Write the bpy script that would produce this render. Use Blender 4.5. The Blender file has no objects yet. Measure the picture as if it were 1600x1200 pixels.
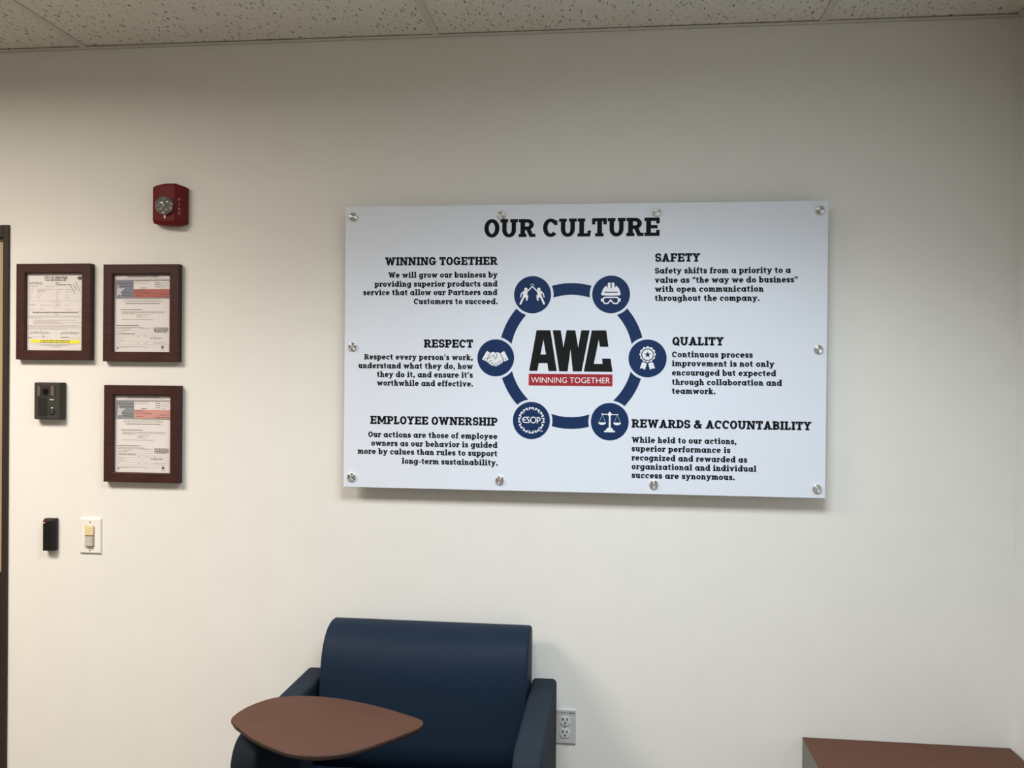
import bpy, bmesh, math, random
from mathutils import Vector, Matrix
from mathutils.geometry import tessellate_polygon

S = bpy.context.scene
COL = S.collection
R = math.radians

# ------------------------------------------------------------------ camera
ZC = 1.724                                   # height of the middle of the sign
cam_d = bpy.data.cameras.new('camera')
cam = bpy.data.objects.new('camera', cam_d)
COL.objects.link(cam)
cam_d.sensor_width = 36.0
cam_d.lens = 36.0 * 1380.06 / 1600.0
cam_d.clip_start = 0.05
yaw, pitch, roll = 0.1129585836, -0.0063642215, -0.0094047342
cam.matrix_world = (Matrix.Translation((0.107897, -2.850559, ZC - 0.097511))
                    @ Matrix.Rotation(yaw, 4, 'Z') @ Matrix.Rotation(pitch, 4, 'X')
                    @ Matrix.Rotation(roll, 4, 'Y') @ Matrix.Rotation(R(90), 4, 'X'))
S.camera = cam

# ------------------------------------------------------------------ world, light, exposure
w = bpy.data.worlds.new('world')
S.world = w
w.use_nodes = True
w.node_tree.nodes['Background'].inputs[0].default_value = (0.8, 0.85, 1, 1)
w.node_tree.nodes['Background'].inputs[1].default_value = 0.05
S.view_settings.view_transform = 'Standard'
S.view_settings.look = 'None'
S.view_settings.exposure = 0.0
S.view_settings.gamma = 1.0
S.view_settings.use_curve_mapping = False
CEIL = 2.743                                  # nine feet
ROOM_L, ROOM_R, ROOM_F = -5.6, 1.335, -6.4    # left wall, right wall, wall behind the camera


def troffer(x, y, watts, colour, spread):
    """light of one recessed louvred 2x4 ceiling fixture"""
    d = bpy.data.lights.new('troffer_light', 'AREA')
    d.shape = 'RECTANGLE'
    d.size, d.size_y = 1.14, 0.54
    d.energy = watts
    d.color = colour
    d.spread = R(spread)
    o = bpy.data.objects.new('troffer_light', d)
    o.location = (x, y, CEIL - 0.012)
    COL.objects.link(o)


WARM, COOL = (1.0, 0.868, 0.745), (0.93, 1.0, 1.03)
# a louvred fixture sends most of its light steeply down and a little of it wide
for fx, fy, down, wide, tint, beam in ((0.14, -1.37, 32, 10, COOL, 131), (-2.30, -1.37, 34, 43, WARM, 136),
                                       (0.14, -3.81, 18, 3, WARM, 134), (-2.30, -3.81, 34, 3, WARM, 134)):
    troffer(fx, fy, down, tint, beam)
    troffer(fx, fy, wide, tint, 171)

# ------------------------------------------------------------------ materials


def M(name, col, rough=0.5, metal=0.0, spec=0.5, coat=0.0, aniso=0.0, noise=None, bump=None,
      emit=None, estr=1.0, trans=0.0, sheen=0.0):
    m = bpy.data.materials.new(name)
    m.use_nodes = True
    nt = m.node_tree
    b = nt.nodes['Principled BSDF']
    b.inputs['Base Color'].default_value = (*col, 1)
    b.inputs['Roughness'].default_value = rough
    b.inputs['Metallic'].default_value = metal
    b.inputs['Specular IOR Level'].default_value = spec
    b.inputs['Coat Weight'].default_value = coat
    b.inputs['Coat Roughness'].default_value = 0.08
    b.inputs['Transmission Weight'].default_value = trans
    b.inputs['Sheen Weight'].default_value = sheen
    if aniso:
        b.inputs['Anisotropic'].default_value = aniso
        b.inputs['Anisotropic Rotation'].default_value = 0.25
        t = nt.nodes.new('ShaderNodeTangent')
        t.direction_type = 'RADIAL'
        t.axis = 'Y'
        nt.links.new(t.outputs[0], b.inputs['Tangent'])
    if emit:
        b.inputs['Emission Color'].default_value = (*emit, 1)
        b.inputs['Emission Strength'].default_value = estr
    if noise or bump:
        tc = nt.nodes.new('ShaderNodeTexCoord')
    if noise:                                   # (scale xyz, amount, detail)
        sc, amt, det = noise
        mp = nt.nodes.new('ShaderNodeMapping')
        mp.inputs['Scale'].default_value = sc
        nz = nt.nodes.new('ShaderNodeTexNoise')
        nz.inputs['Scale'].default_value = 1.0
        nz.inputs['Detail'].default_value = det
        rp = nt.nodes.new('ShaderNodeMapRange')
        rp.inputs['From Min'].default_value = 0.3
        rp.inputs['From Max'].default_value = 0.7
        rp.inputs['To Min'].default_value = 1 - amt
        rp.inputs['To Max'].default_value = 1 + amt
        mx = nt.nodes.new('ShaderNodeMix')
        mx.data_type = 'RGBA'
        mx.blend_type = 'MULTIPLY'
        mx.inputs['Factor'].default_value = 1
        mx.inputs[6].default_value = (*col, 1)
        nt.links.new(tc.outputs['Object'], mp.inputs[0])
        nt.links.new(mp.outputs[0], nz.inputs['Vector'])
        nt.links.new(nz.outputs[0], rp.inputs['Value'])
        nt.links.new(rp.outputs[0], mx.inputs[7])
        nt.links.new(mx.outputs[2], b.inputs['Base Color'])
    if bump:                                    # (scale, strength, distance)
        sc, st, di = bump
        nb = nt.nodes.new('ShaderNodeTexNoise')
        nb.inputs['Scale'].default_value = sc
        nb.inputs['Detail'].default_value = 3
        bp = nt.nodes.new('ShaderNodeBump')
        bp.inputs['Strength'].default_value = st
        bp.inputs['Distance'].default_value = di
        nt.links.new(tc.outputs['Object'], nb.inputs['Vector'])
        nt.links.new(nb.outputs[0], bp.inputs['Height'])
        nt.links.new(bp.outputs[0], b.inputs['Normal'])
    return m


PAINT = M('wall_paint', (0.785, 0.792, 0.772), 0.6, spec=0.3, noise=((9, 9, 9), 0.012, 4), bump=(260, 0.12, 0.001))
CARPET = M('carpet', (0.19, 0.165, 0.13), 0.95, spec=0.1, noise=((160, 160, 160), 0.35, 4), bump=(300, 0.6, 0.004))
GRID = M('grid_paint', (0.62, 0.61, 0.57), 0.45)
BASE = M('vinyl_base', (0.05, 0.045, 0.04), 0.5)
BRONZE = M('dark_bronze', (0.028, 0.021, 0.016), 0.5, metal=0.0, spec=0.35)
TAN = M('door_tan', (0.40, 0.32, 0.20), 0.4, noise=((30, 30, 2), 0.10, 4))
RAIL = M('door_rail', (0.16, 0.14, 0.11), 0.45)
PANEL = M('sign_white', (0.73, 0.80, 0.92), 0.32, spec=0.5)
INK = M('ink_black', (0.006, 0.008, 0.013), 0.5, spec=0.1)
LOGOK = M('logo_black', (0.009, 0.011, 0.012), 0.5, spec=0.15)
NAVY = M('print_navy', (0.010, 0.032, 0.110), 0.45, spec=0.2)
PWHITE = M('print_white', (0.82, 0.85, 0.92), 0.35)
PPALE = M('print_pale_blue', (0.35, 0.45, 0.60), 0.35)
RED = M('print_red', (0.36, 0.022, 0.035), 0.35)
STEEL = M('turned_steel', (0.72, 0.73, 0.75), 0.35, metal=1.0, aniso=0.98)
FRAMEW = M('mahogany_frame', (0.047, 0.018, 0.015), 0.45, spec=0.25, noise=((14, 14, 60), 0.2, 4))
PAPER = M('paper', (0.71, 0.70, 0.71), 0.7, coat=0.5)
PINK1 = M('permit_red', (0.40, 0.125, 0.105), 0.7, coat=0.4)
PINK2 = M('permit_pale_red', (0.60, 0.29, 0.265), 0.7, coat=0.4)
BLUE1 = M('permit_blue', (0.18, 0.20, 0.27), 0.7, coat=0.4)
BLUE2 = M('permit_grey_blue', (0.215, 0.25, 0.265), 0.7, coat=0.4)
GREYB = M('permit_grey', (0.30, 0.28, 0.28), 0.7)
TYPE = M('permit_type', (0.13, 0.115, 0.11), 0.8)
FAINT = M('permit_faint_type', (0.43, 0.40, 0.385), 0.8)
BOXP = M('permit_box', (0.72, 0.69, 0.66), 0.7, coat=0.4)
STARW = M('permit_star', (0.50, 0.50, 0.54), 0.7)
YELLOW = M('highlighter', (0.80, 0.76, 0.05), 0.7)
STROBE = M('alarm_red', (0.135, 0.012, 0.016), 0.5, spec=0.15)
STROBEL = M('alarm_letters', (0.50, 0.28, 0.27), 0.5)
SILVER = M('reflector', (0.95, 0.95, 0.93), 0.05, metal=1.0)
DARKM = M('reflector_bowl', (0.24, 0.24, 0.23), 0.3, metal=0.0)
CLEAR = M('clear_lens', (1, 1, 1), 0.03, trans=1.0)
ICOM = M('intercom_grey', (0.043, 0.043, 0.037), 0.55, spec=0.25)
ICOMW = M('intercom_window', (0.040, 0.033, 0.029), 0.35, spec=0.3)
ICOML = M('intercom_pale', (0.115, 0.108, 0.10), 0.4)
BLACK = M('black_plastic', (0.008, 0.008, 0.008), 0.4, spec=0.4)
BLACKG = M('black_glass', (0.004, 0.004, 0.004), 0.1)
WLED = M('white_led', (0.9, 0.9, 0.9), 0.4, emit=(1, 1, 1), estr=0.7)
RLED = M('red_led', (0.9, 0.1, 0.05), 0.4, emit=(1.0, 0.12, 0.05), estr=3.0)
PLASTW = M('white_plastic', (0.84, 0.83, 0.80), 0.35)
CREAM = M('cream_button', (0.76, 0.63, 0.36), 0.4)
LENSG = M('sensor_lens', (0.56, 0.52, 0.47), 0.4, bump=(900, 0.3, 0.001))
SCREW = M('screw', (0.30, 0.28, 0.25), 0.4, metal=0.8)
OUTW = M('outlet_plate_shaded', (0.53, 0.55, 0.56), 0.4)  # plate colour darkened to carry the chair's shadow
OUTF = M('outlet_face_shaded', (0.62, 0.63, 0.63), 0.35)  # socket faces toned down too, chair shadow put into the colour
VINYL = M('navy_vinyl', (0.009, 0.019, 0.038), 0.55, spec=0.10, bump=(420, 0.10, 0.001))
VINYLA = M('navy_vinyl_arm', (0.016, 0.0235, 0.035), 0.65, spec=0.06, bump=(420, 0.10, 0.001))  # arm copy of the vinyl, greyer: reflected sheen put into its colour
WALNUT = M('walnut_laminate', (0.072, 0.031, 0.020), 0.5, spec=0.14, noise=((10, 130, 60), 0.07, 5))
WALNUT2 = M('walnut_table_laminate', (0.098, 0.042, 0.026), 0.5, spec=0.14, noise=((10, 120, 60), 0.07, 5))
EDGE = M('dark_edge', (0.030, 0.014, 0.010), 0.5)
LEGM = M('leg_metal', (0.03, 0.03, 0.03), 0.35, metal=0.6)
GREYL = M('grey_side', (0.17, 0.165, 0.15), 0.6)


def ceiling_material():
    m = bpy.data.materials.new('fissured_tile')
    m.use_nodes = True
    nt = m.node_tree
    b = nt.nodes['Principled BSDF']
    b.inputs['Roughness'].default_value = 0.9
    b.inputs['Specular IOR Level'].default_value = 0.15
    tc = nt.nodes.new('ShaderNodeTexCoord')
    wn = nt.nodes.new('ShaderNodeTexNoise')
    wn.inputs['Scale'].default_value = 22
    mixv = nt.nodes.new('ShaderNodeMix')
    mixv.data_type = 'VECTOR'
    mixv.inputs['Factor'].default_value = 0.035
    nt.links.new(tc.outputs['Object'], wn.inputs['Vector'])
    nt.links.new(tc.outputs['Object'], mixv.inputs[4])
    nt.links.new(wn.outputs['Color'], mixv.inputs[5])
    masks = []
    for sc, rot, st, th in ((52, 35, (1.0, 0.30, 1), 0.125), (58, -10, (1, 0.55, 1), 0.11), (170, 10, (1, 0.8, 1), 0.15)):
        mp = nt.nodes.new('ShaderNodeMapping')
        mp.inputs['Rotation'].default_value = (0, 0, R(rot))
        mp.inputs['Scale'].default_value = st
        v = nt.nodes.new('ShaderNodeTexVoronoi')
        v.voronoi_dimensions = '2D'
        v.inputs['Scale'].default_value = sc
        rp = nt.nodes.new('ShaderNodeMapRange')
        rp.inputs['From Min'].default_value = th * 0.7
        rp.inputs['From Max'].default_value = th * 1.25
        rp.inputs['To Min'].default_value = 1
        rp.inputs['To Max'].default_value = 0
        rnd = nt.nodes.new('ShaderNodeMapRange')
        rnd.inputs['From Min'].default_value = 0.25
        rnd.inputs['From Max'].default_value = 0.75
        mu = nt.nodes.new('ShaderNodeMath')
        mu.operation = 'MULTIPLY'
        nt.links.new(mixv.outputs[1], mp.inputs[0])
        nt.links.new(mp.outputs[0], v.inputs['Vector'])
        nt.links.new(v.outputs['Distance'], rp.inputs['Value'])
        nt.links.new(v.outputs['Color'], rnd.inputs['Value'])
        nt.links.new(rp.outputs[0], mu.inputs[0])
        nt.links.new(rnd.outputs[0], mu.inputs[1])
        masks.append(mu)
    a = nt.nodes.new('ShaderNodeMath')
    a.operation = 'MAXIMUM'
    nt.links.new(masks[0].outputs[0], a.inputs[0])
    nt.links.new(masks[1].outputs[0], a.inputs[1])
    half = nt.nodes.new('ShaderNodeMath')
    half.operation = 'MULTIPLY'
    half.inputs[1].default_value = 0.35
    nt.links.new(masks[2].outputs[0], half.inputs[0])
    a2 = nt.nodes.new('ShaderNodeMath')
    a2.operation = 'MAXIMUM'
    nt.links.new(a.outputs[0], a2.inputs[0])
    nt.links.new(half.outputs[0], a2.inputs[1])
    mx = nt.nodes.new('ShaderNodeMix')
    mx.data_type = 'RGBA'
    mx.inputs[6].default_value = (0.74, 0.735, 0.69, 1)
    mx.inputs[7].default_value = (0.22, 0.20, 0.17, 1)
    nt.links.new(a2.outputs[0], mx.inputs['Factor'])
    nt.links.new(mx.outputs[2], b.inputs['Base Color'])
    bp = nt.nodes.new('ShaderNodeBump')
    bp.invert = True
    bp.inputs['Strength'].default_value = 0.6
    bp.inputs['Distance'].default_value = 0.003
    nt.links.new(a2.outputs[0], bp.inputs['Height'])
    nt.links.new(bp.outputs[0], b.inputs['Normal'])
    return m


TILE = ceiling_material()

# ------------------------------------------------------------------ mesh helpers


class MB:
    """collects shapes and links them as one mesh object"""

    def __init__(s):
        s.v, s.f, s.k = [], [], 0

    def add(s, vs, fs):
        n = len(s.v)
        s.v += [tuple(p) for p in vs]
        s.f += [tuple(i + n for i in f) for f in fs]

    def box(s, x0, x1, y0, y1, z0, z1):
        vs = [(x, y, z) for x in (x0, x1) for y in (y0, y1) for z in (z0, z1)]
        s.add(vs, [(0, 1, 3, 2), (4, 6, 7, 5), (0, 4, 5, 1), (2, 3, 7, 6), (0, 2, 6, 4), (1, 5, 7, 3)])

    def flat(s, pts, y):
        """a printed outline on an upright plane, facing the room (points in x, z)"""
        s.k += 1
        y = y - 4e-6 * (s.k % 12)
        area = sum(a[0] * b[1] - b[0] * a[1] for a, b in zip(pts, pts[1:] + pts[:1]))
        if area < 0:
            pts = pts[::-1]
        if len(pts) > 4:
            tri = tessellate_polygon([[Vector((p[0], p[1], 0)) for p in pts]])
            fs = []
            for t in tri:
                a, b, c = (pts[i] for i in t)
                if (b[0] - a[0]) * (c[1] - a[1]) - (c[0] - a[0]) * (b[1] - a[1]) < 0:
                    t = (t[0], t[2], t[1])
                fs.append(t)
        else:
            fs = [tuple(range(len(pts)))]
        s.add([(p[0], y, p[1]) for p in pts], fs)

    def stroke(s, pts, wv, wh, y, closed=False, tf=None):
        """ribbon along a line; wv is the thickness of uprights, wh of level strokes"""
        n = len(pts)
        L, Rr = [], []
        for i in range(n):
            a = pts[i - 1] if (i > 0 or closed) else pts[i]
            b = pts[(i + 1) % n] if (i < n - 1 or closed) else pts[i]
            d0 = (pts[i][0] - a[0], pts[i][1] - a[1])
            d1 = (b[0] - pts[i][0], b[1] - pts[i][1])
            def nrm(d):
                l = math.hypot(*d)
                return (-d[1] / l, d[0] / l) if l > 1e-12 else None
            n0, n1 = nrm(d0), nrm(d1)
            if n0 is None: n0 = n1
            if n1 is None: n1 = n0
            m = (n0[0] + n1[0], n0[1] + n1[1])
            l = math.hypot(*m) or 1
            m = (m[0] / l, m[1] / l)
            c = max(0.45, m[0] * n0[0] + m[1] * n0[1])
            ox, oy = m[0] * wv / 2 / c, m[1] * wh / 2 / c
            L.append((pts[i][0] + ox, pts[i][1] + oy))
            Rr.append((pts[i][0] - ox, pts[i][1] - oy))
        for i in range(n if closed else n - 1):
            j = (i + 1) % n
            q = [L[i], L[j], Rr[j], Rr[i]]
            s.flat([tf(p) for p in q] if tf else q, y)

    def disc(s, cx, cz, r, y, n=28, rz=None):
        s.flat([(cx + r * math.cos(2 * math.pi * i / n), cz + (rz or r) * math.sin(2 * math.pi * i / n)) for i in range(n)], y)

    def lathe_y(s, prof, cx, cz, n=32):
        """turned about an axis that points out of the wall; prof = (radius, y)"""
        vs, fs = [], []
        for r, y in prof:
            for i in range(n):
                a = 2 * math.pi * i / n
                vs.append((cx + r * math.cos(a), y, cz + r * math.sin(a)))
        for k in range(len(prof) - 1):
            for i in range(n):
                j = (i + 1) % n
                fs.append((k * n + i, k * n + j, (k + 1) * n + j, (k + 1) * n + i))
        fs.append(tuple(range(n))[::-1])
        fs.append(tuple((len(prof) - 1) * n + i for i in range(n)))
        s.add(vs, fs)

    def lathe_z(s, prof, cx, cy, n=24):
        vs, fs = [], []
        for r, z in prof:
            for i in range(n):
                a = 2 * math.pi * i / n
                vs.append((cx + r * math.cos(a), cy + r * math.sin(a), z))
        for k in range(len(prof) - 1):
            for i in range(n):
                j = (i + 1) % n
                fs.append((k * n + i, k * n + j, (k + 1) * n + j, (k + 1) * n + i))
        fs.append(tuple(range(n))[::-1])
        fs.append(tuple((len(prof) - 1) * n + i for i in range(n)))
        s.add(vs, fs)

    def prism_x(s, prof, x0, x1):
        n = len(prof)
        s.add([(x0, *p) for p in prof] + [(x1, *p) for p in prof],
              [(i, (i + 1) % n, n + (i + 1) % n, n + i) for i in range(n)] + [tuple(range(n))[::-1], tuple(range(n, 2 * n))])

    def build(s, name, mat, parent=None, bevel=0.0, seg=2, smooth=False, loc=None, ang=30, norm=True):
        me = bpy.data.meshes.new(name)
        me.from_pydata(s.v, [], s.f)
        me.update()
        if norm:
            b = bmesh.new()
            b.from_mesh(me)
            bmesh.ops.recalc_face_normals(b, faces=b.faces)
            b.to_mesh(me)
            b.free()
        me.materials.append(mat)
        o = bpy.data.objects.new(name, me)
        COL.objects.link(o)
        if parent:
            o.parent = parent
        if loc:
            o.location = loc
        if bevel:
            md = o.modifiers.new('bevel', 'BEVEL')
            md.width = bevel
            md.segments = seg
            md.limit_method = 'ANGLE'
            md.angle_limit = R(ang)
            md.use_clamp_overlap = False
        if smooth or bevel:
            for p in me.polygons:
                p.use_smooth = True
            if bevel and not smooth:
                wn = o.modifiers.new('normals', 'WEIGHTED_NORMAL')
                wn.keep_sharp = False
        return o


def thing(name, label, cat, loc, group=None):
    o = bpy.data.objects.new(name, None)
    o.empty_display_size = 0.05
    COL.objects.link(o)
    o.location = loc
    o['label'] = label
    o['category'] = cat
    if group:
        o['group'] = group
    return o


def struct(o):
    o['kind'] = 'structure'
    return o


def arc(cx, cy, rx, ry, a0, a1, n=14):
    return [(cx + rx * math.cos(R(a0 + (a1 - a0) * i / n)), cy + ry * math.sin(R(a0 + (a1 - a0) * i / n))) for i in range(n + 1)]


def rect(x0, y0, x1, y1):
    return [(x0, y0), (x1, y0), (x1, y1), (x0, y1)]


# ------------------------------------------------------------------ slab-serif lettering, cap height 1
V, H = 0.235, 0.18
v2, h2 = V / 2, H / 2


def glyph(ch):
    """returns advance, polygons, strokes (points, closed)"""
    P, K = [], []
    r = lambda *a: P.append(rect(*a))
    k = lambda pts, c=False: K.append((pts, c))
    t = 0.15          # serif thickness
    u = 1 - t
    w = 0.5
    if ch == 'O' or ch == 'Q':
        k(arc(.43, .5, .43 - v2, .52 - h2, 0, 360, 32)[:-1], True); w = .86
        if ch == 'Q':
            P.append([(.40, .30), (.54, .38), (.88, .02), (.72, -.10)])
    elif ch == 'C':
        k(arc(.43, .5, .43 - v2, .52 - h2, 42, 318, 26)); P.append([(.62, .68), (.80, .66), (.80, .90), (.64, .92)]); w = .84
    elif ch == 'G':
        k(arc(.43, .5, .43 - v2, .52 - h2, 42, 330, 26)); P.append([(.62, .68), (.80, .66), (.80, .90), (.64, .92)])
        r(.62, .06, .82, .48); r(.46, .36, .92, .50); w = .92
    elif ch == 'S':
        k(arc(.36, .715, .26, .2275, 28, 270, 16) + arc(.36, .287, .265, .2075, 90, -152, 16)[1:])
        r(.52, .66, .66, .93); r(.045, .07, .18, .34); w = .71
    elif ch == 'E':
        r(.1, 0, .1 + V, 1); r(0, u, .82, 1); r(0, 0, .82, t); r(.3, .43, .70, .58); r(.66, .70, .82, 1); r(.66, 0, .82, .31); w = .84
    elif ch == 'F':
        r(.1, 0, .1 + V, 1); r(0, u, .8, 1); r(.64, .68, .8, 1); r(.3, .41, .68, .56); r(0, 0, .46, t); w = .80
    elif ch == 'L':
        r(.1, 0, .1 + V, 1); r(0, u, .4, 1); r(0, 0, .68, t); P.append([(.54, 0), (.68, 0), (.74, .30), (.58, .30)]); w = .74
    elif ch == 'T':
        r(.30, 0, .30 + V, 1); r(0, u, .8, 1); r(0, .68, .15, 1); r(.65, .68, .8, 1); r(.18, 0, .63, t); w = .80
    elif ch == 'I':
        r(.11, 0, .11 + V, 1); r(0, u, .43, 1); r(0, 0, .43, t); w = .43
    elif ch == 'H':
        r(.1, 0, .1 + V, 1); r(.66, 0, .66 + V, 1); r(.1, .43, .86, .58)
        for x in (0, .56): r(x, u, x + .41, 1); r(x, 0, x + .41, t)
        w = .97
    elif ch == 'N':
        r(.1, 0, .28, 1); r(.74, 0, .92, 1); P.append([(.1, 1), (.36, 1), (.92, 0), (.68, 0)])
        r(0, 0, .40, t); r(0, u, .3, 1); r(.62, u, 1.03, 1); w = 1.03
    elif ch == 'M':
        r(.1, 0, .28, 1); r(.96, 0, 1.14, 1); P.append([(.1, 1), (.36, 1), (.72, .2), (.52, .2)]); P.append([(1.14, 1), (.88, 1), (.52, .2), (.72, .2)])
        r(0, 0, .40, t); r(.84, 0, 1.24, t); r(0, u, .3, 1); r(.94, u, 1.24, 1); w = 1.24
    elif ch == 'W':
        P.append([(.09, 1), (.31, 1), (.52, 0), (.33, 0)]); P.append([(.33, 0), (.52, 0), (.76, .97), (.60, .97)])
        P.append([(1.27, 1), (1.05, 1), (.84, 0), (1.03, 0)]); P.append([(1.03, 0), (.84, 0), (.60, .97), (.76, .97)])
        r(0, u, .42, 1); r(.94, u, 1.36, 1); w = 1.36
    elif ch == 'A':
        P.append([(.1, 0), (.31, 0), (.61, 1), (.39, 1)]); P.append([(.9, 0), (.69, 0), (.39, 1), (.61, 1)])
        r(.25, .24, .75, .39); r(0, 0, .42, t); r(.58, 0, 1.0, t); w = 1.0
    elif ch == 'Y':
        P.append([(.08, 1), (.31, 1), (.57, .45), (.37, .42)]); P.append([(.86, 1), (.63, 1), (.37, .45), (.57, .42)])
        r(.37, 0, .57, .47); r(0, u, .41, 1); r(.53, u, .94, 1); r(.24, 0, .70, t); w = .94
    elif ch in 'RP':
        r(.1, 0, .1 + V, 1); r(0, u, .3, 1)
        lo = .40 if ch == 'R' else .36
        cy, ry = (1 + lo) / 2, (1 - lo) / 2 - h2
        k([(.2, 1 - h2)] + arc(.50, cy, .34 - v2, ry, 90, -90, 16) + [(.2, lo + h2)])
        if ch == 'R':
            r(0, 0, .42, t); P.append([(.40, .48), (.63, .48), (.85, 0), (.63, 0)]); r(.63, 0, .94, t); w = .93
        else:
            r(0, 0, .47, t); w = .83
    elif ch == 'D':
        r(.1, 0, .1 + V, 1); r(0, u, .2, 1); r(0, 0, .2, t)
        k([(.1, 1 - h2)] + arc(.40, .5, .48 - v2, .5 - h2, 90, -90, 20) + [(.1, h2)]); w = .88
    elif ch == 'B':
        r(.1, 0, .1 + V, 1); r(0, u, .2, 1); r(0, 0, .2, t)
        k([(.1, 1 - h2)] + arc(.48, .735, .31 - v2, .265 - h2, 90, -90, 14) + [(.2, .47 + h2)])
        k([(.2, .55 - h2)] + arc(.50, .275, .34 - v2, .275 - h2, 90, -90, 14) + [(.1, h2)]); w = .84
    elif ch == 'U':
        k([(.1 + v2, .95), (.1 + v2, .40)] + arc(.49, .40, .39 - v2, .42 - h2, 180, 360, 16)[1:-1] + [(.88 - v2, .40), (.88 - v2, .95)])
        for x in (0, .57): r(x, u, x + .41, 1)
        w = .98
    elif ch == '&':
        k([(.93, .08), (.80, .08), (.32, .64), (.25, .78), (.32, .90), (.44, .93), (.56, .88), (.60, .76), (.52, .64), (.26, .48), (.12, .36), (.10, .22), (.20, .09), (.38, .055), (.56, .11), (.72, .28), (.78, .46)])
        r(.66, .40, .94, .53); w = .96
    # ---- lower case, x height 0.74
    elif ch == 'o':
        k(arc(.36, .37, .36 - v2, .385 - h2, 0, 360, 24)[:-1], True); w = .72
    elif ch in 'nmhu':
        s = .12
        if ch == 'h':
            r(.08, 0, .08 + V, 1.08); r(-.02, 1.08 - s, .1, 1.08)
        elif ch != 'u':
            r(.08, 0, .08 + V, .74); r(-.02, .74 - s, .1, .74)
        if ch in 'nh':
            k(arc(.38, .44, .195, .225, 180, 0, 12)); k([(.575, .47), (.575, 0)])
            r(-.02, 0, .34, s); r(.44, 0, .78, s); w = .77
        elif ch == 'm':
            for x in (.365, .735):
                k(arc(x, .44, .185, .225, 180, 0, 12)); k([(x + .185, .47), (x + .185, 0)])
            r(-.02, 0, .32, s); r(.43, 0, .69, s); r(.80, 0, 1.11, s); w = 1.10
        else:
            k([(.18, .74), (.18, .30)] + arc(.37, .30, .19, .225, 180, 360, 12)[1:])
            r(.46, 0, .46 + V, .74); r(-.02, .74 - s, .2, .74); r(.36, .74 - s, .56, .74); r(.60, 0, .77, s); w = .77
    elif ch == 'r':
        r(.08, 0, .08 + V, .74); r(-.02, .62, .1, .74); k(arc(.42, .42, .24, .245, 175, 62, 10)); r(.44, .47, .57, .74); r(-.01, 0, .40, .12); w = .57
    elif ch in 'il':
        top = .74 if ch == 'i' else 1.08
        r(.11, 0, .11 + V, top); r(.0, top - .12, .2, top); r(0, 0, .43, .12); w = .43
        if ch == 'i':
            P.append(arc(.205, .965, .125, .125, 0, 360, 14)[:-1])
    elif ch == 't':
        k([(.22, .98), (.22, .26)] + arc(.40, .26, .18, .195, 180, 290, 8)[1:]); r(0, .62, .47, .74); w = .52
    elif ch == 'f':
        k([(.22, 0), (.22, .82)] + arc(.42, .82, .20, .195, 180, 60, 9)[1:]); r(0, .62, .47, .74); r(0, 0, .43, .12); w = .50
    elif ch == 'e':
        k(arc(.36, .37, .36 - v2, .385 - h2, 0, 318, 24)); r(.15, .31, .71, .435); w = .72
    elif ch == 'c':
        k(arc(.36, .37, .36 - v2, .385 - h2, 42, 318, 22)); P.append([(.50, .49), (.66, .48), (.66, .66), (.52, .70)]); w = .67
    elif ch == 's':
        k(arc(.29, .535, .185, .150, 28, 270, 12) + arc(.29, .215, .19, .150, 90, -152, 12)[1:])
        r(.41, .50, .53, .70); r(.05, .04, .17, .25); w = .58
    elif ch in 'adg':
        k(arc(.36, .37, .36 - v2, .385 - h2, 0, 360, 24)[:-1], True)
        if ch == 'a':
            r(.54, 0, .54 + V, .74); r(.66, 0, .84, .12); w = .84
        elif ch == 'd':
            r(.54, 0, .54 + V, 1.08); r(.42, .96, .58, 1.08); r(.66, 0, .84, .12); w = .84
        else:
            k([(.64, .74), (.64, -.04)] + arc(.36, -.04, .28, .20, 0, -148, 12)[1:]); r(.62, .62, .82, .74); w = .82
    elif ch in 'bp':
        k(arc(.44, .37, .36 - v2, .385 - h2, 0, 360, 24)[:-1], True); w = .80
        if ch == 'b':
            r(.06, 0, .06 + V, 1.08); r(-.04, .96, .1, 1.08)
        else:
            r(.06, -.28, .06 + V, .74); r(-.04, .62, .1, .74); r(-.04, -.28, .40, -.16)
    elif ch in 'vy':
        P.append([(.06, .74), (.27, .74), (.46, 0), (.28, 0)])
        if ch == 'v':
            P.append([(.74, .74), (.54, .74), (.28, 0), (.46, 0)])
        else:
            P.append([(.74, .74), (.55, .74), (.16, -.28), (.36, -.28)]); r(.02, -.28, .34, -.15)
        r(-.03, .63, .32, .74); r(.49, .63, .82, .74); w = .79
    elif ch == 'w':
        P.append([(.06, .74), (.26, .74), (.44, 0), (.27, 0)]); P.append([(.27, 0), (.44, 0), (.64, .72), (.50, .72)])
        P.append([(1.08, .74), (.88, .74), (.70, 0), (.87, 0)]); P.append([(.87, 0), (.70, 0), (.50, .72), (.64, .72)])
        r(-.02, .62, .34, .74); r(.80, .62, 1.16, .74); w = 1.14
    elif ch == 'x':
        P.append([(.08, .74), (.31, .74), (.70, 0), (.47, 0)]); P.append([(.70, .74), (.47, .74), (.08, 0), (.31, 0)])
        for x in (-.01, .46): r(x, .62, x + .33, .74); r(x, 0, x + .33, .12)
        w = .78
    elif ch == 'z':
        r(.03, .61, .58, .74); r(.03, 0, .60, .13); P.append([(.36, .68), (.58, .66), (.26, .06), (.03, .06)]); r(.03, .5, .14, .74); r(.49, 0, .60, .25); w = .63
    elif ch == 'k':
        r(.08, 0, .08 + V, 1.08); r(-.02, .96, .1, 1.08); r(-.01, 0, .38, .12)
        P.append([(.25, .30), (.25, .47), (.46, .68), (.66, .68)]); P.append([(.32, .42), (.46, .52), (.74, .04), (.52, .04)])
        r(.42, .62, .76, .74); r(.46, 0, .82, .12); w = .80
    elif ch == '.':
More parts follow.
